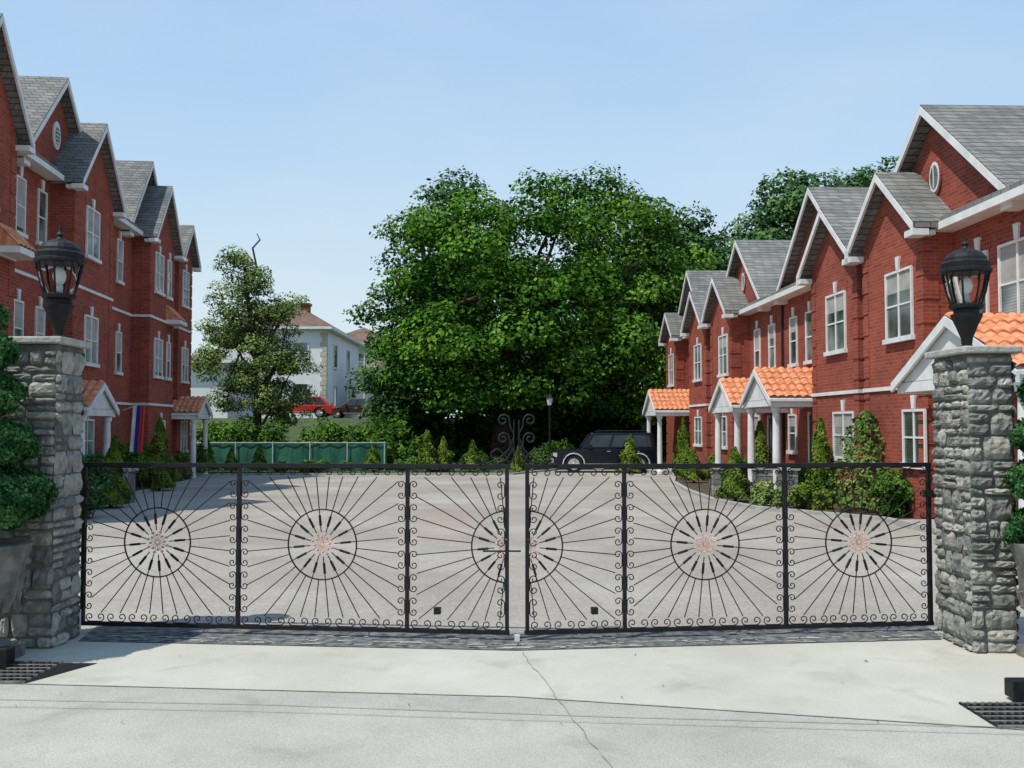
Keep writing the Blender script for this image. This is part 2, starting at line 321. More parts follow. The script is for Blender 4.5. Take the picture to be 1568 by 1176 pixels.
for i in range(190):
    x=random.uniform(-3.2,3.3); y=7.46+abs(x)*0.098+random.choice([0.03,.05,.13,.15,.16,.31,.34])+random.uniform(-.012,.012); w=random.uniform(.015,.085); h=random.uniform(.006,.015)
    sk=random.uniform(-.01,.01); mb.add([(x-w,y-h+sk,.011),(x+w*.8,y-h*.7,.011),(x+w,y+h,.011),(x-w*.7,y+h*.8+sk,.011)],[(0,1,2,3)],'concrete')
mb.build('cobble_strip')
mb=MB()
strip(mb,fr,0.010,.004,'joint_wire_shadow')
strip(mb,[(-4.5,6.22),(-1.5,6.02),(0.5,5.78),(4.4,5.42)],0.008,.004,'joint_wire_shadow')  # overhead-wire shadow painted as a dark strip on the road
strip(mb,[(-4.5,6.06),(-1.5,5.88),(0.5,5.66),(4.4,5.30)],0.006,.005,'joint_wire_shadow')  # shadow of a second wire, also a painted dark strip
pts=[(.08,7.4)]
for i in range(28): pts.append((.08+i*.0175+random.uniform(-.014,.014),7.3-i*.1))
strip(mb,pts,0.006,.007,'joint_wire_shadow')
mb.build('pavement_joint_wire_shadow')
mb=MB()
for i in range(26):
    x=random.uniform(-3.6,3.6); y=random.uniform(4.6,7.3); s=random.uniform(.006,.018); a=random.uniform(0,3)
    c,d=math.cos(a)*s,math.sin(a)*s; mb.add([(x-c,y-d,.006),(x+d*.4,y-c*.4,.014),(x+c,y+d,.007),(x-d*.4,y+c*.4,.013)],[(0,1,2,3)],'bark')
mb.build('fallen_leaves')
def grate(x0,x1,y0,y1,sk):
    mb=MB(); mb.add([(x0,y0,.004),(x1-sk,y0,.004),(x1,y1,.004),(x0,y1,.004)],[(0,1,2,3)],'iron')
    n=int((x1-x0)/.045)
    for i in range(n):
        x=x0+i*.045
        if x<x1-sk-.03: mb.box(x,x+.018,y0+.01,y1-.01,.0,.014,'iron')
    for j in range(int((y1-y0)/.09)+1):
        y=y0+j*.09; mb.box(x0,x1-sk,y,y+.02,-.01,.017,'urn')
    mb.build('drain_grate')
grate(-4.6,-2.95,6.5,7.05,.25)
grate(2.72,4.3,5.55,6.05,.0)
# ---------------------------------------------------------------- stone pillars
def pillar(x0,x1,y0,y1,h,seed):
    rd=random.Random(seed); e=empty('stone_pillar',((x0+x1)/2,(y0+y1)/2,0))
    core=MB(); core.box(x0+.024,x1-.024,y0+.024,y1-.024,-.1,h-.06,'mortar'); core.build('mortar_core',e)
    mb=MB()
    def stone(org,ux,nx,L,z0,z1,dep):
        gu,gv=6,4; vs=[];fs=[]; tilt=rd.uniform(-.012,.012); sk=[rd.uniform(-.010,.010) for _ in range(4)]; zk=[rd.uniform(-.006,.006) for _ in range(4)]
        bl=lambda k,a,b: (k[0]*(1-a)+k[1]*a)*(1-b)+(k[3]*(1-a)+k[2]*a)*b
        for j in range(gv+1):
            for i in range(gu+1):
                a=i/gu; b=j/gv; ed=min(a,1-a)*L; ez=min(b,1-b)*(z1-z0); q=min(ed,ez)
                d=dep*(1 if q>0.005 else 0.1)+ (rd.uniform(-.010,.010) if q>.005 else 0)+tilt*(b-.5)
                cut=.010 if (i in (0,gu) and j in (0,gv)) else 0
                uu=a*L+bl(sk,a,b)+(cut if i==0 else -cut); zz=z0+b*(z1-z0)+bl(zk,a,b)+(cut*.6 if j==0 else -cut*.6)
                vs.append((org[0]+ux[0]*uu+nx[0]*d,org[1]+ux[1]*uu+nx[1]*d,zz))
        for j in range(gv):
            for i in range(gu): q=j*(gu+1)+i; fs.append((q,q+1,q+gu+2,q+gu+1))
        mb.add(vs,fs,'stone')
    I=.022
    faces=[((x0+I,y0+I),(1,0),(0,-1),x1-x0-2*I),((x1-I,y0+I),(0,1),(1,0),y1-y0-2*I),((x1-I,y1-I),(-1,0),(0,1),x1-x0-2*I),((x0+I,y1-I),(0,-1),(-1,0),y1-y0-2*I)]
    for (o,ux,nx,L) in faces:
        z=0.0
        while z<h-.09:
            hh=rd.choice([.06,.09,.12,.15,.18]); hh=min(hh,h-.07-z)
            if hh<.035: break
            u=-.012
            while u<L-.02:
                l=rd.uniform(.09,.25)*(1.0 if hh<.14 else .85)
                if L-u-l<.09: l=L+.012-u
                O=(o[0]+ux[0]*u,o[1]+ux[1]*u)
                if hh>.11 and rd.random()<.5:
                    f=rd.uniform(.38,.62)
                    stone(O,ux,nx,l-.013,z,z+hh*f-.012,rd.uniform(.012,.036)); stone(O,ux,nx,l-.013,z+hh*f,z+hh-.012,rd.uniform(.012,.036))
                else: stone(O,ux,nx,l-.013,z,z+hh-.012,rd.uniform(.015,.036))
                u+=l
            z+=hh
    mb.build('stones',e)
    c=MB(); c.box(x0-.035,x1+.035,y0-.035,y1+.035,h-.055,h,'cap'); c.build('cap',e,bevel=.012)
pillar(-3.94,-3.48,7.5,8.0,2.375,3)
pillar(3.42,3.79,7.35,8.0,2.29,5)
# ---------------------------------------------------------------- lanterns
def lantern(x,y,z):
    e=empty('pillar_lantern',(x,y,z)); mb=MB()
    mb.lathe([(.06,0),(.06,.02),(.038,.035),(.045,.09),(.08,.18),(.115,.255),(.12,.275),(.095,.285),(.095,.31),(.125,.325),(.13,.35),(.105,.36)],(x,y,z),'iron',20)
    for i in range(8):
        a=2*math.pi*i/8+.2; c,s=math.cos(a),math.sin(a)
        mb.tube([(x+.108*c,y+.108*s,z+.35),(x+.142*c,y+.142*s,z+.45),(x+.178*c,y+.178*s,z+.62)],.009,'iron',6)
        a+=math.pi/8; c,s=math.cos(a),math.sin(a)
        mb.tube([(x+.176*c,y+.176*s,z+.61),(x+.168*c,y+.168*s,z+.57),(x+.17*c+.015*s,y+.17*s-.015*c,z+.55)],.006,'iron',5)
    mb.lathe([(.18,.60),(.195,.61),(.195,.63),(.18,.64),(.185,.68),(.16,.70),(.158,.72),(.13,.755),(.115,.765),(.08,.785),(.03,.80),(.02,.82),(.03,.835),(.012,.86),(.006,.92)],(x,y,z),'iron',20)
    mb.build('frame',e,smooth=False)
    g=MB(); g.lathe([(.100,.355),(.134,.45),(.168,.605)],(x,y,z),'lampglass',16); g.build('glass',e,smooth=True)
    b=MB(); b.lathe([(.028,.36),(.028,.43)],(x,y,z),'steel',12)
    b.lathe([(.02,.43),(.04,.46),(.05,.50),(.045,.54),(.03,.565),(.008,.58)],(x,y,z),'stucco',14); b.build('bulb',e,smooth=True)
lantern(-3.60,7.75,2.375); lantern(3.585,7.7,2.29)
# ---------------------------------------------------------------- gate
def leaf_gate(gate,hx,hy,cx,cy,posts,suns,pn):
    L=math.hypot(cx-hx,cy-hy); ang=math.atan2(cy-hy,cx-hx); MW=Matrix.Translation((hx,hy,0))@Matrix.Rotation(ang,4,'Z')
    Z0,Z1=.05,1.385; fr=MB()
    fr.box(0,L,-.02,.02,Z1-.035,Z1,'iron'); fr.box(0,L,-.02,.02,Z0,Z0+.03,'iron')
    for p in posts:
        fr.box(p-.014,p+.014,-.018,.018,Z0+.03,Z1-.035,'iron')
    fr.box(posts[2]+.22,posts[2]+.27,-.03,.03,.2,.25,'iron')
    fr.build('frame'+pn,gate,MW)
    cu=bpy.data.curves.new('scrollwork'+pn,'CURVE'); cu.dimensions='3D'; cu.bevel_depth=.0056; cu.bevel_resolution=1
    def sp(pts,r=1.0):
        s=cu.splines.new('POLY'); s.points.add(len(pts)-1)
        for q,(a,b) in zip(s.points,pts): q.co=(a,0,b,1); q.radius=r
    def cscroll(c,d1,d2,w,r):
        pts=[]
        for k in range(15):
            t=k/14; rr=r*(.25+.75*t); a=-math.pi/2-(1-t)*7.2
            pts.append((-w/2+rr*math.cos(a),r+rr*math.sin(a)))
        full=pts+[(-a,b) for a,b in reversed(pts)]
        sp([(c[0]+d1[0]*a+d2[0]*b,c[1]+d1[1]*a+d2[1]*b) for a,b in full],.8)
    zi0,zi1=Z0+.03,Z1-.035
    for i in range(3):
        a,b=posts[i]+.016,posts[i+1]-.016
        n=max(2,round((b-a)/.185)); st=(b-a)/n
        for k in range(n):
            cscroll((a+st*(k+.5),zi0+.004),(1,0),(0,1),st*.5,.036)
            cscroll((a+st*(k+.5),zi1-.004),(1,0),(0,-1),st*.5,.030)
        m=6; st=(zi1-zi0-.16)/m
        for k in range(m):
            cscroll((a+.004,zi0+.08+st*(k+.5)),(0,1),(1,0),st*.45,.032)
            cscroll((b-.004,zi0+.08+st*(k+.5)),(0,1),(-1,0),st*.45,.032)
    for si,(sx,lo,hi) in enumerate(suns):
        cz=.735; R=.282; full=(si<2)
        th=[i*2*math.pi/32+.0982 for i in range(32)]
        if full: ring=[(sx+R*math.cos(t),cz+R*math.sin(t)) for t in [i*2*math.pi/48 for i in range(49)]]
        else: ring=[(sx+R*math.cos(t),cz+R*math.sin(t)) for t in [math.pi/2+i*math.pi/24 for i in range(25)]]
        sp(ring,1.15)
        for k,t in enumerate(th):
            c,s=math.cos(t),math.sin(t)
            if not full and c>-.02: continue
            tx=((hi-.075-sx)/c if c>0 else (lo+.075-sx)/c) if abs(c)>1e-3 else 9
            tz=((zi1-.07-cz)/s if s>0 else (zi0+.075-cz)/s) if abs(s)>1e-3 else 9
            T=min(tx,tz); r0=R if k%2 else .10
            if T>r0: sp([(sx+r0*c,cz+r0*s),(sx+T*c,cz+T*s)],.78)
            if k%2==0: sp([(sx+.15*c,cz+.15*s),(sx+.235*c,cz+.235*s)],1.9)
    o=bpy.data.objects.new('scrollwork'+pn,cu); cu.materials.append(M['iron']); COL.objects.link(o); o.matrix_world=MW; setparent(o,gate)
    ro=MB()
    for si,(sx,lo,hi) in enumerate(suns):
        for k in range(16):
            t=k*2*math.pi/16+.0982; c,s=math.cos(t),math.sin(t)
            if si==2 and c>-.02: continue
            r=.085 if k%2 else .06
            ro.lathe([(.004,-.02),(.009,-.01),(.011,.005),(.007,.018)],(sx+r*c,0,.735+r*s),'copper',8,'y')
            ro.tube([(sx+.012*c,0,.735+.012*s),(sx+r*c,0,.735+r*s)],.003,'copper',5)
    ro.build('rosettes'+pn,gate,MW)
gate=empty('iron_gate',(0.03,7.78,0))
leaf_gate(gate,-3.56,8.15,-.02,7.78,[.02,1.346,2.74,3.54],[(.655,.02,1.346),(2.043,1.346,2.74),(3.54,2.74,3.54)],'_a')
leaf_gate(gate,3.47,8.15,.10,7.78,[.02,1.255,2.588,3.37],[(.63,.02,1.255),(1.925,1.255,2.588),(3.37,2.588,3.37)],'_b')
mb=MB(); mb.box(.02,.06,7.74,7.78,.0,.05,'steel'); mb.box(-.23,.07,7.74,7.755,.70,.712,'iron'); mb.box(-3.53,-3.50,8.0,8.03,0,.2,'steel')
mb.box(-3.6,-3.5,8.1,8.14,1.1,1.16,'iron'); mb.box(3.4,3.55,8.1,8.14,1.1,1.16,'iron')
mb.build('latch_and_hinges',gate)
cu=bpy.data.curves.new('crest','CURVE'); cu.dimensions='3D'; cu.bevel_depth=.0065
def spl(pts):
    s=cu.splines.new('POLY'); s.points.add(len(pts)-1)
    for q,p in zip(s.points,pts): q.co=(p[0],7.78,p[1],1)
for sg in (-1,1):
    cx=.035
    def q(pts): spl([(cx+sg*a,b) for a,b in pts])
    for (px,pz,r,d) in [(.105,1.735,.05,1),(.105,1.59,.05,1)]:
        q([(px+r*(.2+.8*t)*math.cos(math.pi-(1-t)*8.5),pz+r*(.2+.8*t)*math.sin(math.pi-(1-t)*8.5)) for t in [i/22 for i in range(23)]]+[(.05,pz-.05),(.02,pz-.11)])
    q([(.02,1.37),(.02,1.74)])
    q([(.02,1.60),(.06,1.50),(.14,1.43),(.24,1.39)]); q([(.05,1.37),(.09,1.46),(.15,1.51),(.2,1.48),(.2,1.44),(.165,1.44)])
    q([(.02,1.52),(.08,1.42),(.16,1.39)])
    q([(.28+.035*(.3+.7*t)*math.cos(-math.pi/2+(1-t)*7),1.425+.035*(.3+.7*t)*math.sin(-math.pi/2+(1-t)*7)) for t in [i/16 for i in range(17)]])
o=bpy.data.objects.new('crest',cu); cu.materials.append(M['iron']); COL.objects.link(o); setparent(o,gate)
# ---------------------------------------------------------------- urn topiary
def topiary(x,y,tiers,us=1.0):
    e=empty('topiary_urn',(x,y,0)); mb=MB()
    mb.box(x-.2,x+.2,y-.2,y+.2,0,.08,'urn')
    mb.lathe([(.17,.08),(.18,.12),(.09,.17),(.08,.25),(.12,.3),(.2,.36),(.24,.48),(.26,.68),(.3,.80),(.31,.84),(.27,.85),(.25,.82)],(x,y,0),'urn',28)
    for i in range(14):
        a=i*2*math.pi/14; mb.tube([(x+.12*math.cos(a),y+.12*math.sin(a),.31),(x+.215*math.cos(a),y+.215*math.sin(a),.38),(x+.25*math.cos(a),y+.25*math.sin(a),.5)],[.015,.03,.02],'urn',6)
    mb.build('urn',e)
    Cs=[];Ns=[];Ss=[]
    for (dx,dz,r,rz) in tiers:
        n=int(250000*r*r); d=unit(n); f=(1-.35*rng.uniform(0,1,(n,1))**2)*(1+.10*np.sin(d[:,:1]*7+dz*9)*np.cos(d[:,2:]*6+d[:,1:2]*5)+.05*rng.normal(size=(n,1)))
        Cs.append(np.array([x+dx,y,dz])+d*f*np.array([r,r,rz])); Ns.append(d+.7*rng.normal(size=(n,3))); Ss.append(.017*rng.uniform(.6,1.3,n))
    leaves('foliage',np.concatenate(Cs),np.concatenate(Ns),np.concatenate(Ss),'box',e,.65)
    s=MB(); s.tube([(x,y,.8),(x+.02,y,1.5),(x,y,2.3)],[.03,.02,.01],'bark'); s.build('stem',e)
topiary(-3.80,7.12,[(-.01,1.17,.42,.22),(-.04,1.56,.34,.20),(-.08,1.92,.28,.18),(-.08,2.24,.24,.16),(-.05,2.48,.15,.12)])
topiary(3.93,7.12,[(.03,.92,.33,.22),(.03,1.28,.31,.18),(.03,1.62,.28,.175),(.04,1.93,.24,.16),(.05,2.18,.18,.13)])
def spot(x,y):
    mb=MB(); mb.box(x-.1,x+.1,y-.07,y+.07,.02,.13,'iron'); mb.box(x-.12,x+.12,y-.09,y-.07,.0,.15,'iron'); mb.box(x-.03,x+.03,y-.03,y+.03,0,.03,'iron'); mb.build('ground_spotlight',bevel=.01)
spot(-3.62,6.95); spot(3.16,6.1)
# ---------------------------------------------------------------- houses
class Row: pass
def mkrow(sg,X0,th,offy,eave,ridge,gz,belts):
    r=Row(); r.sg=sg;r.X0=X0;r.eave=eave;r.ridge=ridge;r.gz=gz;r.belts=belts
    r.MW=Matrix.Translation((0,offy,0))@Matrix.Rotation(th,4,'Z'); return r
def slab(mb,P,a,b,c,d,t,m):
    top=[P(*q) for q in (a,b,c,d)]; bot=[(p[0],p[1],p[2]-t) for p in top]; mb.hexa(bot+top,m)
def house(R,u0,u1,bigs,smalls,wins,porches,skirts=()):
    P=lambda s,u,z:(R.sg*(R.X0-s),u,z)
    uc=(u0+u1)/2; c=R.MW@Vector(P(-4,uc,0)); e=empty('brick_house',(c.x,c.y,R.gz))
    W=MB();RF=MB();T=MB();WN=MB();PR=MB()
    def bx(mb,s0,s1,a,b,z0,z1,m):
        xs=sorted((R.sg*(R.X0-s0),R.sg*(R.X0-s1))); mb.box(xs[0],xs[1],a,b,z0,z1,m)
    E=R.eave; G=R.gz-.4
    bx(W,-9,0,u0+.001,u1-.001,G,E,'brick')
    for uu in (u0+.02,u1-.22):
        W.prism([P(-9,uu,E),P(0,uu,E),P(-4.5,uu,R.ridge-.12)],(0,.2,0),'brick')
    slab(RF,P,(.38,u0,E),(.38,u1,E),(-4.5,u1,R.ridge),(-4.5,u0,R.ridge),.12,'shingle')
    slab(RF,P,(-9.38,u0,E),(-9.38,u1,E),(-4.5,u1,R.ridge),(-4.5,u0,R.ridge),.12,'shingle')
    bx(T,.003,.42,u0+.001,u1-.001,E-.24,E-.10,'white')
    def gable(u,h,pk,s,back,over=.3):
        m=(pk-E)/h; fz=E-m*.28
        W.prism([P(s-.002,u-h,E-.01),P(s-.002,u+h,E-.01),P(s-.002,u,pk-.1)],(R.sg*.35,0,0),'brick')
        for k in (-1,1):
            a=(s+over,u+k*(h+.28),fz+.14); b=(s+over,u,pk+.14); c_=(back,u,pk+.14); d=(back,u+k*(h+.28),fz+.14)
            slab(RF,P,a,b,c_,d,.12,'shingle')
            a=(s+over+.012,u+k*(h+.27),fz+.11); b=(s+over+.012,u+k*.0,pk+.11); c_=(s+over-.04,u,pk+.11); d=(s+over-.04,u+k*(h+.27),fz+.11)
            slab(T,P,a,b,c_,d,.17,'white')
            ua,ub=sorted((u+k*(h-.08),u+k*(h+.285))); bx(T,s+.003,s+over+.015,ua,ub,fz-.12,fz+.0,'white')
            ua,ub=sorted((u+k*(h+.002),u+k*(h+.22))); 
            if s>.1: bx(T,.445,s+.0,ua,ub,fz-.10,fz-.01,'white')
    for (u,h,pk) in bigs:
        gable(u,h,pk,0.0,-4.4)
        z=E+.43*(pk-E); n=20
        for rr,mm,ds in ((1.0,'brick' if R.sg>0 else 'white',.04),(.8,'white',.048),(.62,'glass',.055)):
            poly=[P(.0,u+.26*rr*math.cos(2*math.pi*i/n),z+.38*rr*math.sin(2*math.pi*i/n)) for i in range(n)]
            T.prism(poly,(-R.sg*ds,0,0),mm)
        if R.sg<0:
            for k in range(5):
                zz=z-.2+k*.1; w=.15*math.sqrt(max(0.05,1-((zz-z)/.27)**2)); bx(T,.057,.075,u-w,u+w,zz-.02,zz+.015,'white')
        else:
            bx(T,.056,.07,u-.012,u+.012,z-.22,z+.22,'white')
    for (u,h,pk,s) in smalls:
        bx(W,0,s,u-h,u+h,G,E,'brick'); gable(u,h,pk,s,-3.2)
        for k in (-1,1):
            zz=R.gz+.1
            while zz<E-.45:
                ua,ub=sorted((u+k*(h+.02),u+k*(h-.28))); bx(W,s-.02,s+.018,ua,ub,zz,zz+.38,'brick'); 
                ua,ub=sorted((u+k*(h-.05),u+k*(h+.018))); bx(W,s-.30,s+.001,ua,ub,zz,zz+.38,'brick'); zz+=.46
        for zb in R.belts:
            for (sa,sb,a,b) in ((s,s+.04,u-h-.035,u+h+.035),(0.041,s-.001,u-h-.035,u-h+.01),(0.041,s-.001,u+h-.01,u+h+.035)):
                bx(T,sa,sb,a,b,zb,zb+.08,'white')
    for zb in R.belts: bx(T,-.01,.04,u0+.001,u1-.001,zb,zb+.08,'white')
    bx(T,.0,.07,u0+.15,u0+.23,R.gz,E-.28,'dark')
    def win(s,u,w,z0,z1):
        a,b=u-w/2,u+w/2; bx(WN,s+.002,s+.012,a,b,z0,z1,'glass'); f=.05
        bx(WN,s+.001,s+.045,a-f,a,z0-f,z1+f,'white'); bx(WN,s+.001,s+.045,b,b+f,z0-f,z1+f,'white')
        bx(WN,s+.001,s+.045,a,b,z1,z1+f,'white'); bx(WN,s+.001,s+.09,a-.1,b+.1,z0-f-.05,z0-.001,'white')
        bx(WN,s+.012,s+.03,a,b,(z0+z1)/2-.018,(z0+z1)/2+.018,'white')
        if random.random()<.65:
            bx(WN,s+.0121,s+.0135,a,b,z1-(z1-z0)*random.choice([.3,.48,.48,.9]),z1,'kerb')
        if w>.8: bx(WN,s+.014,s+.035,u-.028,u+.028,z0,z1,'white')
        bx(W,s-.01,s+.014,a-f-.08,b+f+.08,z1+f+.002,z1+f+.22,'brick')
        WN.prism([P(s+.001,u-.055,z1+f+.005),P(s+.001,u+.055,z1+f+.005),P(s+.001,u+.09,z1+.32),P(s+.001,u-.09,z1+.32)],(-R.sg*.05,0,0),'white')
    for w in wins: win(*w)
    def tileslab(a,b,s0,s1,za,zb):
        n=max(8,int(abs(s1-s0)/.2))*6; cN=5; vs=[];fs=[]
        for j in range(cN):
            for e2 in (0,1):
                t=(j+e2)/cN; zz=za+(zb-za)*t+(.035 if e2==0 else 0.0)
                for i in range(n+1):
                    s=s0+(s1-s0)*i/n; vs.append(P(s,a+(b-a)*t,zz+.045*abs(math.sin(math.pi*i/6))+random.uniform(-.006,.006)))
        for j in range(2*cN-1):
            for i in range(n): q=j*(n+1)+i; fs.append((q,q+1,q+n+2,q+n+1))
        PR.add(vs,fs,'tile')
    for pp in porches:
        (u,h,sf,ze,zp,gz)=pp[:6]; ks=pp[6] if len(pp)>6 else (-1,1)
        for k in (-1,1):
            tileslab(u+k*(h+.15),u,-.0,sf+.12,ze-.03,zp)
            slab(T,P,(sf+.13,u+k*(h+.17),ze-.06),(sf+.13,u,zp-.02),(sf+.08,u,zp-.02),(sf+.08,u+k*(h+.17),ze-.06),.16,'white')
            slab(T,P,(sf+.07,u+k*(h+.15),ze-.05),(sf+.07,u,zp-.02),(0,u,zp-.02),(0,u+k*(h+.15),ze-.05),.06,'white')
            ua,ub=sorted((u+k*(h-.14),u+k*(h+.1))); bx(T,.002,sf+.04,ua,ub,ze-.25,ze-.06,'white')
            if k not in ks: continue
            cu_=u+k*(h-.08); cx=P(sf-.12,cu_,0)
            T.lathe([(.15,gz),(.15,gz+.12),(.10,gz+.16),(.105,gz+1.0),(.088,ze-.40),(.12,ze-.34),(.13,ze-.25)],(cx[0],cx[1],0),'white',16)
        bx(T,sf-.2,sf+.03,u-h+.14,u+h-.14,ze-.23,ze-.06,'white')
        T.prism([P(sf+.02,u-h,ze-.05),P(sf+.02,u+h,ze-.05),P(sf+.02,u,zp-.1)],(R.sg*.05,0,0),'white')
        bx(PR,.0,sf+.15,u-h,u+h,gz-.3,gz+.12,'kerb'); bx(PR,sf+.15,sf+.45,u-h*.6,u+h*.6,gz-.3,gz-.02,'kerb')
        bx(PR,.003,.06,u-.5,u+.5,gz+.12,gz+2.1,'dark'); bx(PR,.002,.08,u-.6,u-.5,gz+.12,gz+2.2,'white'); bx(PR,.002,.08,u+.5,u+.6,gz+.12,gz+2.2,'white')
        bx(PR,.065,.08,u-.3,u+.3,gz+1.2,gz+1.95,'glass')
    for (s,a,b,z) in skirts:
        n=int((b-a)/.2)*6; vs=[];fs=[]
        for j in range(4):
            t=j/3
            for i in range(n+1): vs.append(P(s+.5*(1-t),a+(b-a)*i/n,z+.5*t+.04*abs(math.sin(math.pi*i/6))))
        for j in range(3):
            for i in range(n): q=j*(n+1)+i; fs.append((q,q+1,q+n+2,q+n+1))
        PR.add(vs,fs,'tile'); bx(T,s+.003,s+.52,a,b,z-.16,z-.02,'white')
        for uu in (a,b): T.prism([P(s,uu,z-.02),P(s+.5,uu,z-.02),P(s,uu,z+.48)],(0,.03,0),'tile')
    W.build('brick_walls',e,R.MW); RF.build('shingle_roof',e,R.MW); T.build('white_trim',e,R.MW); WN.build('windows',e,R.MW)
    if PR.v: PR.build('porch',e,R.MW)
    return e
RR=mkrow(1,9.0,0.0313,-0.28,5.6,7.9,-.15,[2.4])
U0,U1=3.45,4.75; D0,D1=.95,1.95
house(RR,13,21.7,[(19.2,3.0,7.9)],[(20.0,1.45,6.75,.6)],
  [(.6,19.6,1.15,U0,U1),(.6,19.0,.9,D0,D1),(0,17.6,.55,U0,U1),(0,16.3,1.1,U0,U1),(0,14.5,1.1,U0,U1)],[(15.6,1.9,1.5,2.5,3.45,-.1,(-1,))])
house(RR,21.7,28.9,[(25.9,2.8,7.9)],[(23.3,1.5,6.75,.6)],
  [(.6,23.1,1.15,U0,U1),(.6,22.7,1.2,D0,D1),(0,26.7,.55,U0,U1),(0,28.1,.55,U0,U1),(0,28.3,.6,D0,D1)],[(26.2,1.25,1.6,2.4,3.2,-.15)])
house(RR,28.9,36.2,[(33.4,2.8,7.9)],[(34.3,1.5,6.75,.6)],
  [(0,30.2,.55,U0,U1),(0,31.8,.55,U0,U1),(.6,33.9,1.1,U0,U1),(0,32.0,.6,D0,D1),(.6,34.1,1.1,D0,D1)],[(30.0,1.25,1.6,2.3,3.1,-.22)])
house(RR,36.2,45,[(41.4,2.8,8.1)],[(38.0,1.5,6.75,.6),(43.2,1.2,6.5,.6)],
  [(.6,37.9,1.1,U0,U1),(.6,37.9,1.1,D0,D1),(0,40.3,.55,U0,U1),(.6,43.2,.9,U0,U1)],[(41,1.35,1.9,2.3,3.15,-.3)])
LX=9.62
LR=mkrow(-1,LX,0.1,0.92,8.3,10.85,-.15,[5.35,2.35])
A0,A1=6.35,7.65; B0,B1=3.4,4.65; C0,C1=.7,1.8
def lw(lst):
    o=[]
    for s,u,w in lst: o+=[(s,u,w,A0,A1),(s,u,w,B0,B1)]
    return o
house(LR,15.5,23.0,[],[(20.3,1.6,10.2,.6)],lw([(.6,20.3,1.0),(0,22.4,.5),(0,17.5,1.0)])+[(0,22.4,.6,C0,C1)],[],[(.6,20.9,22.0,5.55)])
house(LR,23.0,30.2,[(26,2.6,10.85)],[(27.4,1.65,10.05,.6)],lw([(0,23.7,.5),(0,25.1,.5),(.6,27.2,1.0),(0,29.6,.45)])+[(.6,27.0,1.0,C0,C1)],[(25.2,1.1,1.5,2.15,2.8,-.2)])
house(LR,30.2,37.0,[(34.6,2.4,10.9)],[(34.9,1.65,10.1,.6)],lw([(0,31.8,.5),(.6,34.4,1.0),(.6,35.8,.45)])+[(.6,34.9,1.0,C0,C1)],[],[(.6,35.4,36.5,5.5)])
house(LR,37.0,40.2,[],[(38.4,1.1,9.4,.6)],lw([(.6,38.4,.9)])+[(.6,38.4,.9,C0,C1)],[(37.6,1.1,1.5,2.15,2.75,-.35)])
v=LR.MW@Vector((-(LX-1.9),26.9,0)); e=empty('hanging_flag',(v.x,v.y,1.0)); mb=MB()
mb.tube([(v.x-.3,v.y,2.1),(v.x+.3,v.y-.1,2.3)],.015,'steel')
for k,mm in enumerate(('white','fblue','fred')):
    n=6; vs=[(v.x-.1+k*.11+.11*i/n+.06*(z-1), v.y-.05+.03*math.sin(i*2+k), z) for z in (.95,1.5,2.2) for i in range(n+1)]
    mb.add(vs,[(j*(n+1)+i,j*(n+1)+i+1,(j+1)*(n+1)+i+1,(j+1)*(n+1)+i) for j in range(2) for i in range(n)],mm)
mb.build('cloth',e)
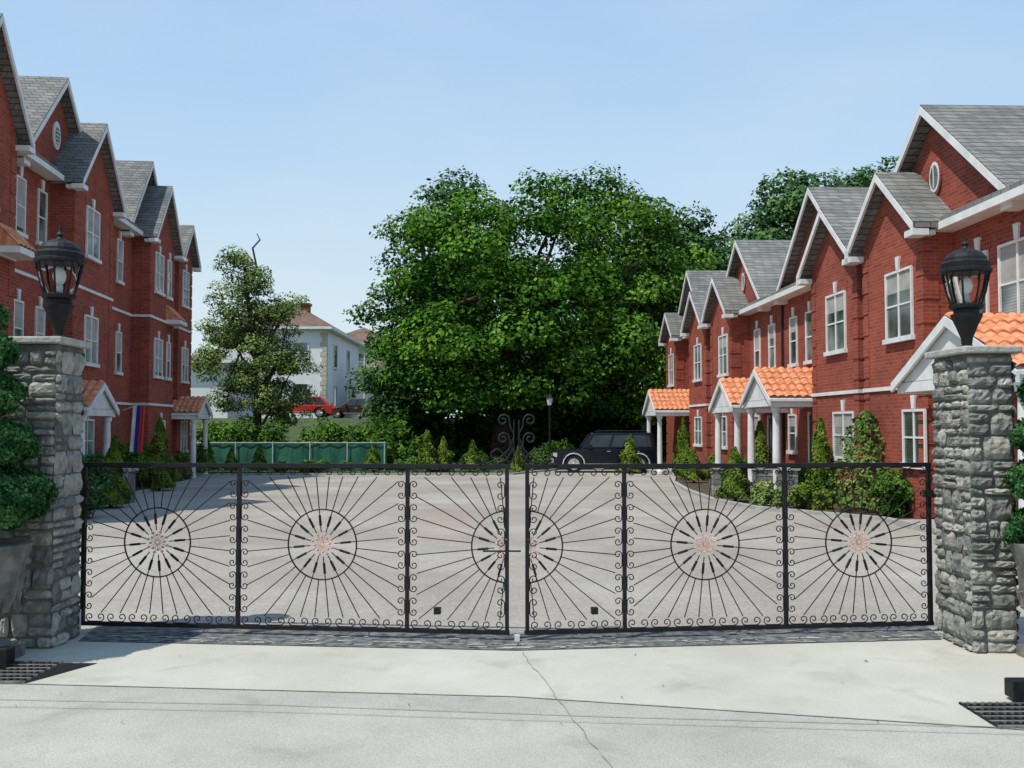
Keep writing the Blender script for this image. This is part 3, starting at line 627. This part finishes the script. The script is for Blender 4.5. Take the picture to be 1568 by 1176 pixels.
# ---------------------------------------------------------------- vehicles
def car(name,x,y,z,L,Hh,W,paint,suv=True):
    e=empty(name,(x,y,z)); b=MB(); x0=x-L/2; wr=.37 if suv else .31
    belt=Hh*.60; fx,rx=x0+L*.19,x0+L*.80
    zb=z+.32 if suv else z+.2
    prof=[(x0+.06,zb),(x0,z+.5),(x0+.02,z+belt-.22),(x0+.12,z+belt-.10),(x0+L*.27,z+belt),(x0+L*.97,z+belt),(x0+L-.02,z+belt-.2),(x0+L,z+.5),(x0+L-.06,zb)]
    bot=[]
    for cx in (rx,fx):
        r=wr+.07; a=[(cx+r*math.cos(t),z+wr+r*math.sin(t)) for t in [i*math.pi/8 for i in range(9)]]
        bot+=[p for p in a if p[1]>zb]
    poly=[(p[0],y-W/2,p[1]) for p in prof+bot]
    b.prism(poly,(0,W,0),paint)
    c0,c1,t0,t1=(.26,.965,.36,.93) if suv else (.24,.95,.40,.80)
    yb,yt=W/2-.03,W/2-.16; zt=z+Hh
    b.hexa([(x0+L*c0,y-yb,z+belt-.01),(x0+L*c1,y-yb,z+belt-.01),(x0+L*c1,y+yb,z+belt-.01),(x0+L*c0,y+yb,z+belt-.01),
            (x0+L*t0,y-yt,zt),(x0+L*t1,y-yt,zt),(x0+L*t1,y+yt,zt),(x0+L*t0,y+yt,zt)],paint)
    b.build('body',e,bevel=.05)
    g=MB()
    def onside(fx_,fz,sy):
        w=yb+(yt-yb)*fz+.008; lo=c0+(t0-c0)*fz; hi=c1+(t1-c1)*fz
        return (x0+L*(lo+(hi-lo)*fx_),y+sy*w,z+belt+(Hh-belt)*fz)
    for sy in (-1,1):
        for a,b2 in ((.07,.36),(.39,.66),(.69,.94)):
            pts=[onside(a,.12,sy),onside(b2,.12,sy),onside(b2,.84,sy),onside(a,.84,sy)]
            g.prism(pts,(0,sy*.012,0),'carglass')
    for (ca,ta,sx) in ((c0,t0,-1),(c1,t1,1)):
        q=[]
        for f,yy in ((.12,-1),(.12,1),(.86,1),(.86,-1)): q.append((x0+L*(ca+(ta-ca)*f)+sx*.012,y+yy*(yb+(yt-yb)*f-.1),z+belt+(Hh-belt)*f))
        g.prism(q,(sx*.012,0,0),'carglass')
    g.build('glazing',e)
    w=MB()
    for cx in (fx,rx):
        for sy in (-1,1):
            cy=y+sy*(W/2-.12)
            w.lathe([(wr*.7,-.12),(wr*.95,-.12),(wr,-.08),(wr,.08),(wr*.95,.12),(wr*.7,.12)],(cx,cy,z+wr),'rubber',24,'y')
            w.lathe([(wr*.66,-.02),(wr*.66,.0),(wr*.2,.012)],(cx,cy+sy*.115,z+wr),'chrome',16,'y')
            for k in range(5):
                a=k*2*math.pi/5; w.tube([(cx,cy+sy*.14,z+wr),(cx+wr*.6*math.cos(a),cy+sy*.13,z+wr+wr*.6*math.sin(a))],.035,'chrome',5)
            if suv: w.tube([(cx+(wr+.09)*math.cos(t),y+sy*(W/2+.005),z+wr+(wr+.09)*math.sin(t)) for t in [i*math.pi/8 for i in range(9)]],.03,'steel',5)
    w.build('wheels',e)
    t=MB()
    t.box(x0-.06,x0+.1,y-W/2+.05,y+W/2-.05,z+.38,z+.58,'chrome' if suv else paint); t.box(x0+L-.1,x0+L+.06,y-W/2+.05,y+W/2-.05,z+.4,z+.58,'chrome' if suv else paint)
    t.box(x0-.015,x0+.15,y-W/2-.006,y-W/2+.25,z+.68,z+.85,'steel'); t.box(x0+L-.1,x0+L+.012,y-W/2-.006,y-W/2+.12,z+.7,z+.95,'fred')
    t.box(fx+.5,rx-.5,y-W/2-.08,y-W/2+.0,z+.34,z+.40,'chrome')
    t.box(x0+L*.33,x0+L*.36,y-W/2-.16,y-W/2,z+belt+.02,z+belt+.18,paint)
    if suv:
        for sy in (-1,1): t.tube([(x0+L*.42,y+sy*.6,zt+.01),(x0+L*.43,y+sy*.6,zt+.07),(x0+L*.88,y+sy*.6,zt+.07),(x0+L*.89,y+sy*.6,zt+.01)],.02,'iron')
        t.lathe([(.1,0),(.36,.02),(.36,.2),(.25,.24)],(x0+L+.0,y,z+.95),'rubber',20,'x')
    for dx in (.0,.27): t.box(x0+L*(.5+dx),x0+L*(.5+dx)+.16,y-W/2-.02,y-W/2,z+belt-.12,z+belt-.09,'chrome')
    t.build('fittings',e)
car('parked_suv',4.0,42.3,H(42.3),4.5,1.70,1.85,'blackpaint')
car('parked_car',-13.7,64,2.13,4.3,1.42,1.7,'redpaint',False)
car('parked_car',-10.9,69,2.11,4.2,1.4,1.7,'dark',False)
# ---------------------------------------------------------------- distant houses
def dist_house(name,x0,x1,y0,y1,z0,z1,zr,wm,fw,sw,chim=None,quoin=False):
    e=empty(name,((x0+x1)/2,(y0+y1)/2,z0)); w=MB(); w.box(x0,x1,y0,y1,z0-.5,z1,wm); w.build('walls',e)
    r=MB(); o=.5; hx=(x1-x0)/2; hy=(y1-y0)/2; k=min(hx,hy)
    cx,cy=(x0+x1)/2,(y0+y1)/2
    if hx>hy: R1=(x0+k,cy,zr);R2=(x1-k,cy,zr)
    else: R1=(cx,y0+k,zr);R2=(cx,y1-k,zr)
    c=[(x0-o,y0-o,z1),(x1+o,y0-o,z1),(x1+o,y1+o,z1),(x0-o,y1+o,z1)]
    if hx>hy: fs=[(0,1,5,4),(1,2,5),(2,3,4,5),(3,0,4),(3,2,1,0)]
    else: fs=[(0,1,4),(1,2,5,4),(2,3,5),(3,0,4,5),(3,2,1,0)]
    r.add([(a,b,zc+.0) for a,b,zc in c]+[R1,R2],fs,'brownroof')
    r.box(x0-o-.02,x1+o+.02,y0-o-.02,y1+o+.02,z1-.22,z1-.01,'white')
    if chim: r.box(chim[0]-.4,chim[0]+.4,chim[1]-.4,chim[1]+.4,z1,chim[2],'brick'); r.box(chim[0]-.5,chim[0]+.5,chim[1]-.5,chim[1]+.5,chim[2],chim[2]+.2,'dark')
    r.build('roof',e)
    t=MB()
    for (u,za,zb,ww) in fw:
        t.box(u-ww/2,u+ww/2,y0-.03,y0-.01,za,zb,'glass')
        for a in (-1,1): t.box(u+a*ww/2-.06,u+a*ww/2+.06,y0-.08,y0-.001,za-.06,zb+.06,'white')
        t.box(u-ww/2-.1,u+ww/2+.1,y0-.1,y0-.002,za-.16,za-.0,'white'); t.box(u-ww/2,u+ww/2,y0-.06,y0-.002,(za+zb)/2-.03,(za+zb)/2+.03,'white')
    for (u,za,zb,ww) in sw:
        t.box(x1+.01,x1+.03,u-ww/2,u+ww/2,za,zb,'carglass')
        for a in (-1,1): t.box(x1+.001,x1+.08,u+a*ww/2-.06,u+a*ww/2+.06,za-.06,zb+.06,'white')
        t.box(x1+.001,x1+.1,u-ww/2-.1,u+ww/2+.1,za-.16,za,'white')
    if quoin:
        k=0; zz=z0
        while zz<z1-.4:
            d=.5 if k%2 else .35; t.box(x1-d,x1+.04,y0-.04,y0+d,zz,zz+.34,'beige'); zz+=.4;k+=1
    t.build('windows',e)
dist_house('white_house',-23.4,-15.2,80,97,2.1,9.7,12.4,'stucco',[(-17.3,6.8,8.4,1.3),(-17.3,3.4,5.0,1.3),(-20.5,6.8,8.4,1.0),(-20.5,3.4,5,1.0)],
  [(84,6.6,8.5,1.5),(90.5,6.6,8.5,1.5),(84,3.2,5,1.5),(90.5,3.2,5,1.5)],(-17.8,84,11.9),True)
dist_house('beige_house',-20,-12.6,104,116,2.1,10.4,12.4,'beige',[(-16.3,7.5,9.2,1.2),(-14,7.5,9.2,1.2),(-16.3,3.5,5.2,1.2),(-14,3.5,5.2,1.2)],[],None)
dist_house('white_cottage',-12.6,-9.6,84,94,2.1,5.6,7.4,'stucco',[(-11.5,3.2,4.6,.9),(-10.4,3.2,4.6,.7)],[],None)
dist_house('white_garage',-25.5,-18.0,62,70,2.1,5.8,6.4,'stucco',[],[],None)
# ---------------------------------------------------------------- fence, hedge, lamp post
mb=MB(); e=empty('green_fence',(-10,43.8,0)); zg=H(43.8); n=90; FT=.86
vs=[(-17.6+12*i/n,43.8+.02*math.sin(i*1.3)+random.uniform(-.01,.01),z+(random.uniform(-.02,.01) if z==FT else 0)) for z in (zg,.3,FT) for i in range(n+1)]
mb.add(vs,[(j*(n+1)+i,j*(n+1)+i+1,(j+1)*(n+1)+i+1,(j+1)*(n+1)+i) for j in range(2) for i in range(n)],'green_fabric')
for i in range(8):
    x=-17.3+i*1.66; mb.tube([(x,43.72,zg),(x,43.72,FT+.10)],.022,'steel',8)
mb.tube([(-17.6,43.74,FT+.03),(-5.6,43.74,FT+.03)],.018,'steel',8); mb.build('panels',e)
def hedge(name,x0,x1,y0,y1,z0,z1,m,n,size,rough=.25):
    e=empty(name,((x0+x1)/2,(y0+y1)/2,z0)); lob=[]
    k=max(2,int((x1-x0)/((z1-z0)*.7)))
    for i in range(k):
        lob.append((x0+(x1-x0)*(i+.5)/k,(y0+y1)/2,(z0+z1)/2+random.uniform(-1,1)*rough,(x1-x0)/k*.75,(y1-y0)/2,(z1-z0)/2))
    C,Nn,S,cl=crown_pts(lob,k*14,(z1-z0)*.22,n//(k*14),size,.3,.9); leaves('foliage',C,Nn,S,m,e)
    t=MB()
    for c in cl[::6]: t.tube([(c[0],c[1],z0-.3),tuple(c)],[.05,.02],'bark',5)
    t.build('stems',e)
hedge('hedge',-18,-4.5,44.6,46.6,-.3,1.9,'hedge',28000,.10,.12)
e=empty('post_lamp',(1.75,45.5,-.3)); mb=MB()
mb.lathe([(.09,0),(.09,.25),(.05,.32),(.045,2.9),(.07,2.95)],(1.75,45.5,-.37),'iron',12); mb.build('post',e)
mb=MB(); mb.lathe([(.09,0),(.15,.32)],(1.75,45.5,2.6),'white',6); mb.lathe([(.19,.32),(.12,.45),(.03,.52),(.01,.6)],(1.75,45.5,2.6),'iron',6); mb.build('lantern_head',e)
# ---------------------------------------------------------------- trees
tree('maple_tree',-.6,51,0,[(-.2,51,9.5,5.3,5,5.4),(-1.9,50,6.6,4.3,4,4.4),(2.2,49.5,6.6,4.4,4,4.2),(2.0,51.5,11.6,3.8,4,3.5),(-2.5,51.5,11.2,2.8,3,3.0),(-.3,49,4.6,5.2,3,2.3)],200,1.3,370,.145,'leafbig',.45,.5)
tree('maple_tree',-4.4,57,1.5,[(-3.9,57,11.2,2.8,4,5.2),(-4.9,56,6.5,3.7,3.5,5.0),(-6.0,56,5.0,2.4,3,3.2)],100,1.2,300,.16,'leafback',.35,.5)
tree('linden_tree',6.2,53,.5,[(6.0,53,9.0,4.4,4.5,5.2),(5.0,52,6.0,4.5,4,4.0),(8.6,52,6.5,3.6,4,4.4),(5.4,55,12.2,3.2,3,3.3),(7,51,4.2,4,3,2.6)],155,1.2,330,.145,'leafbig2',.4,.5)
tree('linden_tree',10.6,58,2,[(10.2,58,10.2,3.2,3.5,4.3),(8.8,58,12.3,2.8,3,2.8),(11.0,57,7.0,3,3.5,4.3)],120,1.15,300,.165,'leafback',.35,.4)
tree('maple_tree',19,64,2,[(18.6,64,14.2,3.2,3.2,4.6),(17.4,64,11.0,2.4,3,4.0),(20.8,65,12.5,2.8,3.5,4.5)],150,1.2,300,.185,'leafback',.4,.3)
tree('maple_tree',26.5,68,2,[(25.4,68,15.6,3.6,3.5,4.7),(28.4,68,15,3.2,3.5,4.6)],120,1.25,300,.19,'leafback',.4,.3)
tree('locust_tree',-12.2,46.9,-.3,[(-12.2,46.9,4.8,2.8,2.2,3.0),(-12.4,46.9,7.4,2.4,1.9,2.1),(-13.0,46.5,9.0,1.5,1,1.2),(-11.2,46.8,3.6,1.9,1.8,2.2),(-13.6,46.8,4.6,1.5,1.5,2.2)],190,.55,230,.075,'leaflite',.2,.2,26,.35)
mb=MB(); mb.tube([(-12.6,46.9,8.2),(-12.3,46.9,9.3),(-12.5,46.9,10.2),(-12.15,46.9,10.6),(-12.3,46.9,10.9)],[.07,.055,.05,.04,.02],'bark')
mb.tube([(-12.3,46.9,9.3),(-12.9,46.9,10.1)],[.04,.015],'bark'); mb.build('dead_branch',bpy.data.objects['locust_tree'])
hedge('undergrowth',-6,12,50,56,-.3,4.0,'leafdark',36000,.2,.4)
hedge('treeline',-60,-30,120,130,2,12,'leafback',12000,.6,1); hedge('treeline',-10,60,110,125,2,13,'leafback',26000,.6,1)
for (x,y,h,r) in [(-13.3,42.6,1.5,.45),(-10.9,42.3,1.0,.35),(-3.7,42.8,1.7,.6),(-1.7,42.4,1.25,.4),(-12.0,42.0,.9,.3),(-6.0,42.5,1.1,.4),(4.9,40.8,1.5,.5),(0.3,42.5,1.0,.4),(-15.0,42.8,1.7,.45),(-3.0,42.9,1.4,.4)]:
    cone_shrub('arborvitae_shrub',x,y,H(y),h,r)
for (x,y,h,r) in [(7.3,23.2,1.9,.36),(6.9,39.5,2.2,.45),(7.3,28.9,1.9,.4),(5.4,23.8,1.2,.4),(-10.2,28.4,2.0,.45),(-10.1,25,1.5,.4),(-8.9,21.8,1.2,.4),(6.4,36,1.3,.4),(6.1,33,1.0,.35)]:
    cone_shrub('arborvitae_shrub',x,y,H(y),h,r,n=5000,size=.045)
cone_shrub('japanese_maple_shrub',7.5,20.8,H(20.8),2.0,.75,'leaflite',2600,.055,.5)
for (x,y,rx,ry,h,m) in [(7.6,19.5,.55,.5,.8,'hedge'),(6.6,21.6,.45,.4,.5,'arbor'),(5.9,22.6,.4,.35,.45,'leaflite'),(7.9,26.5,.5,.6,.6,'hedge'),(7.6,32,.6,.9,.7,'hedge'),(7.4,35,.6,1.2,.8,'arbor'),
    (8.4,18.6,.45,.5,.6,'arbor'),(-9.4,21.0,.8,1.2,1.1,'box'),(-10.2,23.4,.6,1,.9,'hedge'),(-10.9,27.0,.6,1.3,1.3,'hedge'),(-11.4,31,.6,2,1.2,'hedge'),(-12,36,.6,3,1.2,'hedge'),(-8.7,18.6,.7,1.0,.8,'box'),
    (-8.6,42.6,2.0,.5,.5,'hedge'),(2.0,46.6,1.6,.8,1.2,'hedge'),(-3,43.5,2.5,.6,.8,'hedge')]:
    bush('shrub',x,y,H(y),rx,ry,h,m,6000,.055)
def pedestal(x,y,w,h):
    rd=random.Random(int(x*10)); e=empty('stone_pedestal',(x,y,H(y))); mb=MB(); z=H(y); mb.box(x-w/2,x+w/2,y-w/2,y+w/2,z-.1,z+h,'mortar'); zz=z
    while zz<z+h-.05:
        hh=min(.15,z+h-zz); f=rd.uniform(.35,.65)
        for a,b in ((0,f),(f,1)):
            mb.box(x-w/2+a*w+.006,x-w/2+b*w-.006,y-w/2-rd.uniform(.01,.03),y-w/2+.05,zz,zz+hh-.012,'stone')
            mb.box(x-w/2-rd.uniform(.01,.03),x-w/2+.05,y-w/2+a*w+.006,y-w/2+b*w-.006,zz,zz+hh-.012,'stone')
        zz+=hh
    mb.box(x-w/2-.05,x+w/2+.05,y-w/2-.05,y+w/2+.05,z+h,z+h+.06,'cap'); mb.build('stones',e)
for p in [(6.2,24.3,.4,.75),(6.7,23.9,.4,.75),(5.5,26.0,.4,.7),(-9.2,23.2,.45,.75)]: pedestal(*p)
# ---------------------------------------------------------------- light
el=math.radians(60); az=math.atan2(-.82,-.58)
D=Vector((math.sin(az)*math.cos(el),math.cos(az)*math.cos(el),math.sin(el)))
sun=bpy.data.lights.new('sun','SUN'); sun.energy=4.4; sun.angle=math.radians(.5); sun.color=(1,.955,.88)
so=bpy.data.objects.new('sun',sun); so.rotation_euler=D.to_track_quat('Z','Y').to_euler(); so.location=(-20,-20,40); COL.objects.link(so)
w=bpy.data.worlds.new('World'); sc.world=w; w.use_nodes=True; nt=w.node_tree; bg=nt.nodes['Background']
sky=nt.nodes.new('ShaderNodeTexSky'); sky.sky_type='NISHITA'; sky.sun_disc=False; sky.sun_elevation=el; sky.sun_rotation=az
sky.air_density=1.0; sky.dust_density=1.5; sky.ozone_density=1.0; sky.altitude=0
tc=N(nt,'ShaderNodeTexCoord'); sp=N(nt,'ShaderNodeSeparateXYZ'); nt.links.new(tc.outputs['Generated'],sp.inputs[0])
hr=ramp(nt,[(0.0,(.74,.84,.88)),(0.12,(.68,.82,.91)),(0.25,(.51,.72,.94)),(.5,(.35,.57,.90)),(1.0,(.22,.42,.8))]); nt.links.new(sp.outputs[2],hr.inputs['Fac'])
sc_=N(nt,'ShaderNodeVectorMath',operation='SCALE'); sc_.inputs['Scale'].default_value=8.2; nt.links.new(hr.outputs['Color'],sc_.inputs[0])
cn=N(nt,'ShaderNodeTexNoise'); cn.inputs['Scale'].default_value=2.2; cn.inputs['Detail'].default_value=5
mp=N(nt,'ShaderNodeMapping'); mp.inputs['Scale'].default_value=(1,1,3); nt.links.new(tc.outputs['Generated'],mp.inputs[0]); nt.links.new(mp.outputs[0],cn.inputs['Vector'])
cr_=ramp(nt,[(.45,(0,0,0)),(.8,(.35,.35,.35))]); nt.links.new(cn.outputs['Fac'],cr_.inputs['Fac'])
m1=N(nt,'ShaderNodeMixRGB'); m1.inputs[0].default_value=.87; nt.links.new(sky.outputs[0],m1.inputs[1]); nt.links.new(sc_.outputs[0],m1.inputs[2])
m2=N(nt,'ShaderNodeMixRGB'); nt.links.new(cr_.outputs['Color'],m2.inputs[0]); nt.links.new(m1.outputs[0],m2.inputs[1]); m2.inputs[2].default_value=(6.0,6.7,7.1,1)
nt.links.new(m2.outputs[0],bg.inputs[0]); bg.inputs[1].default_value=.125
cam=bpy.data.cameras.new('camera'); cam.sensor_width=36; cam.lens=34.44; cam.clip_end=5000; cam.clip_start=.05
co=bpy.data.objects.new('camera',cam); co.location=(0,0,1.7); co.rotation_euler=(math.radians(92.37),0,0); COL.objects.link(co); sc.camera=co
sc.view_settings.view_transform='Standard'; sc.view_settings.look='None'; sc.view_settings.exposure=0
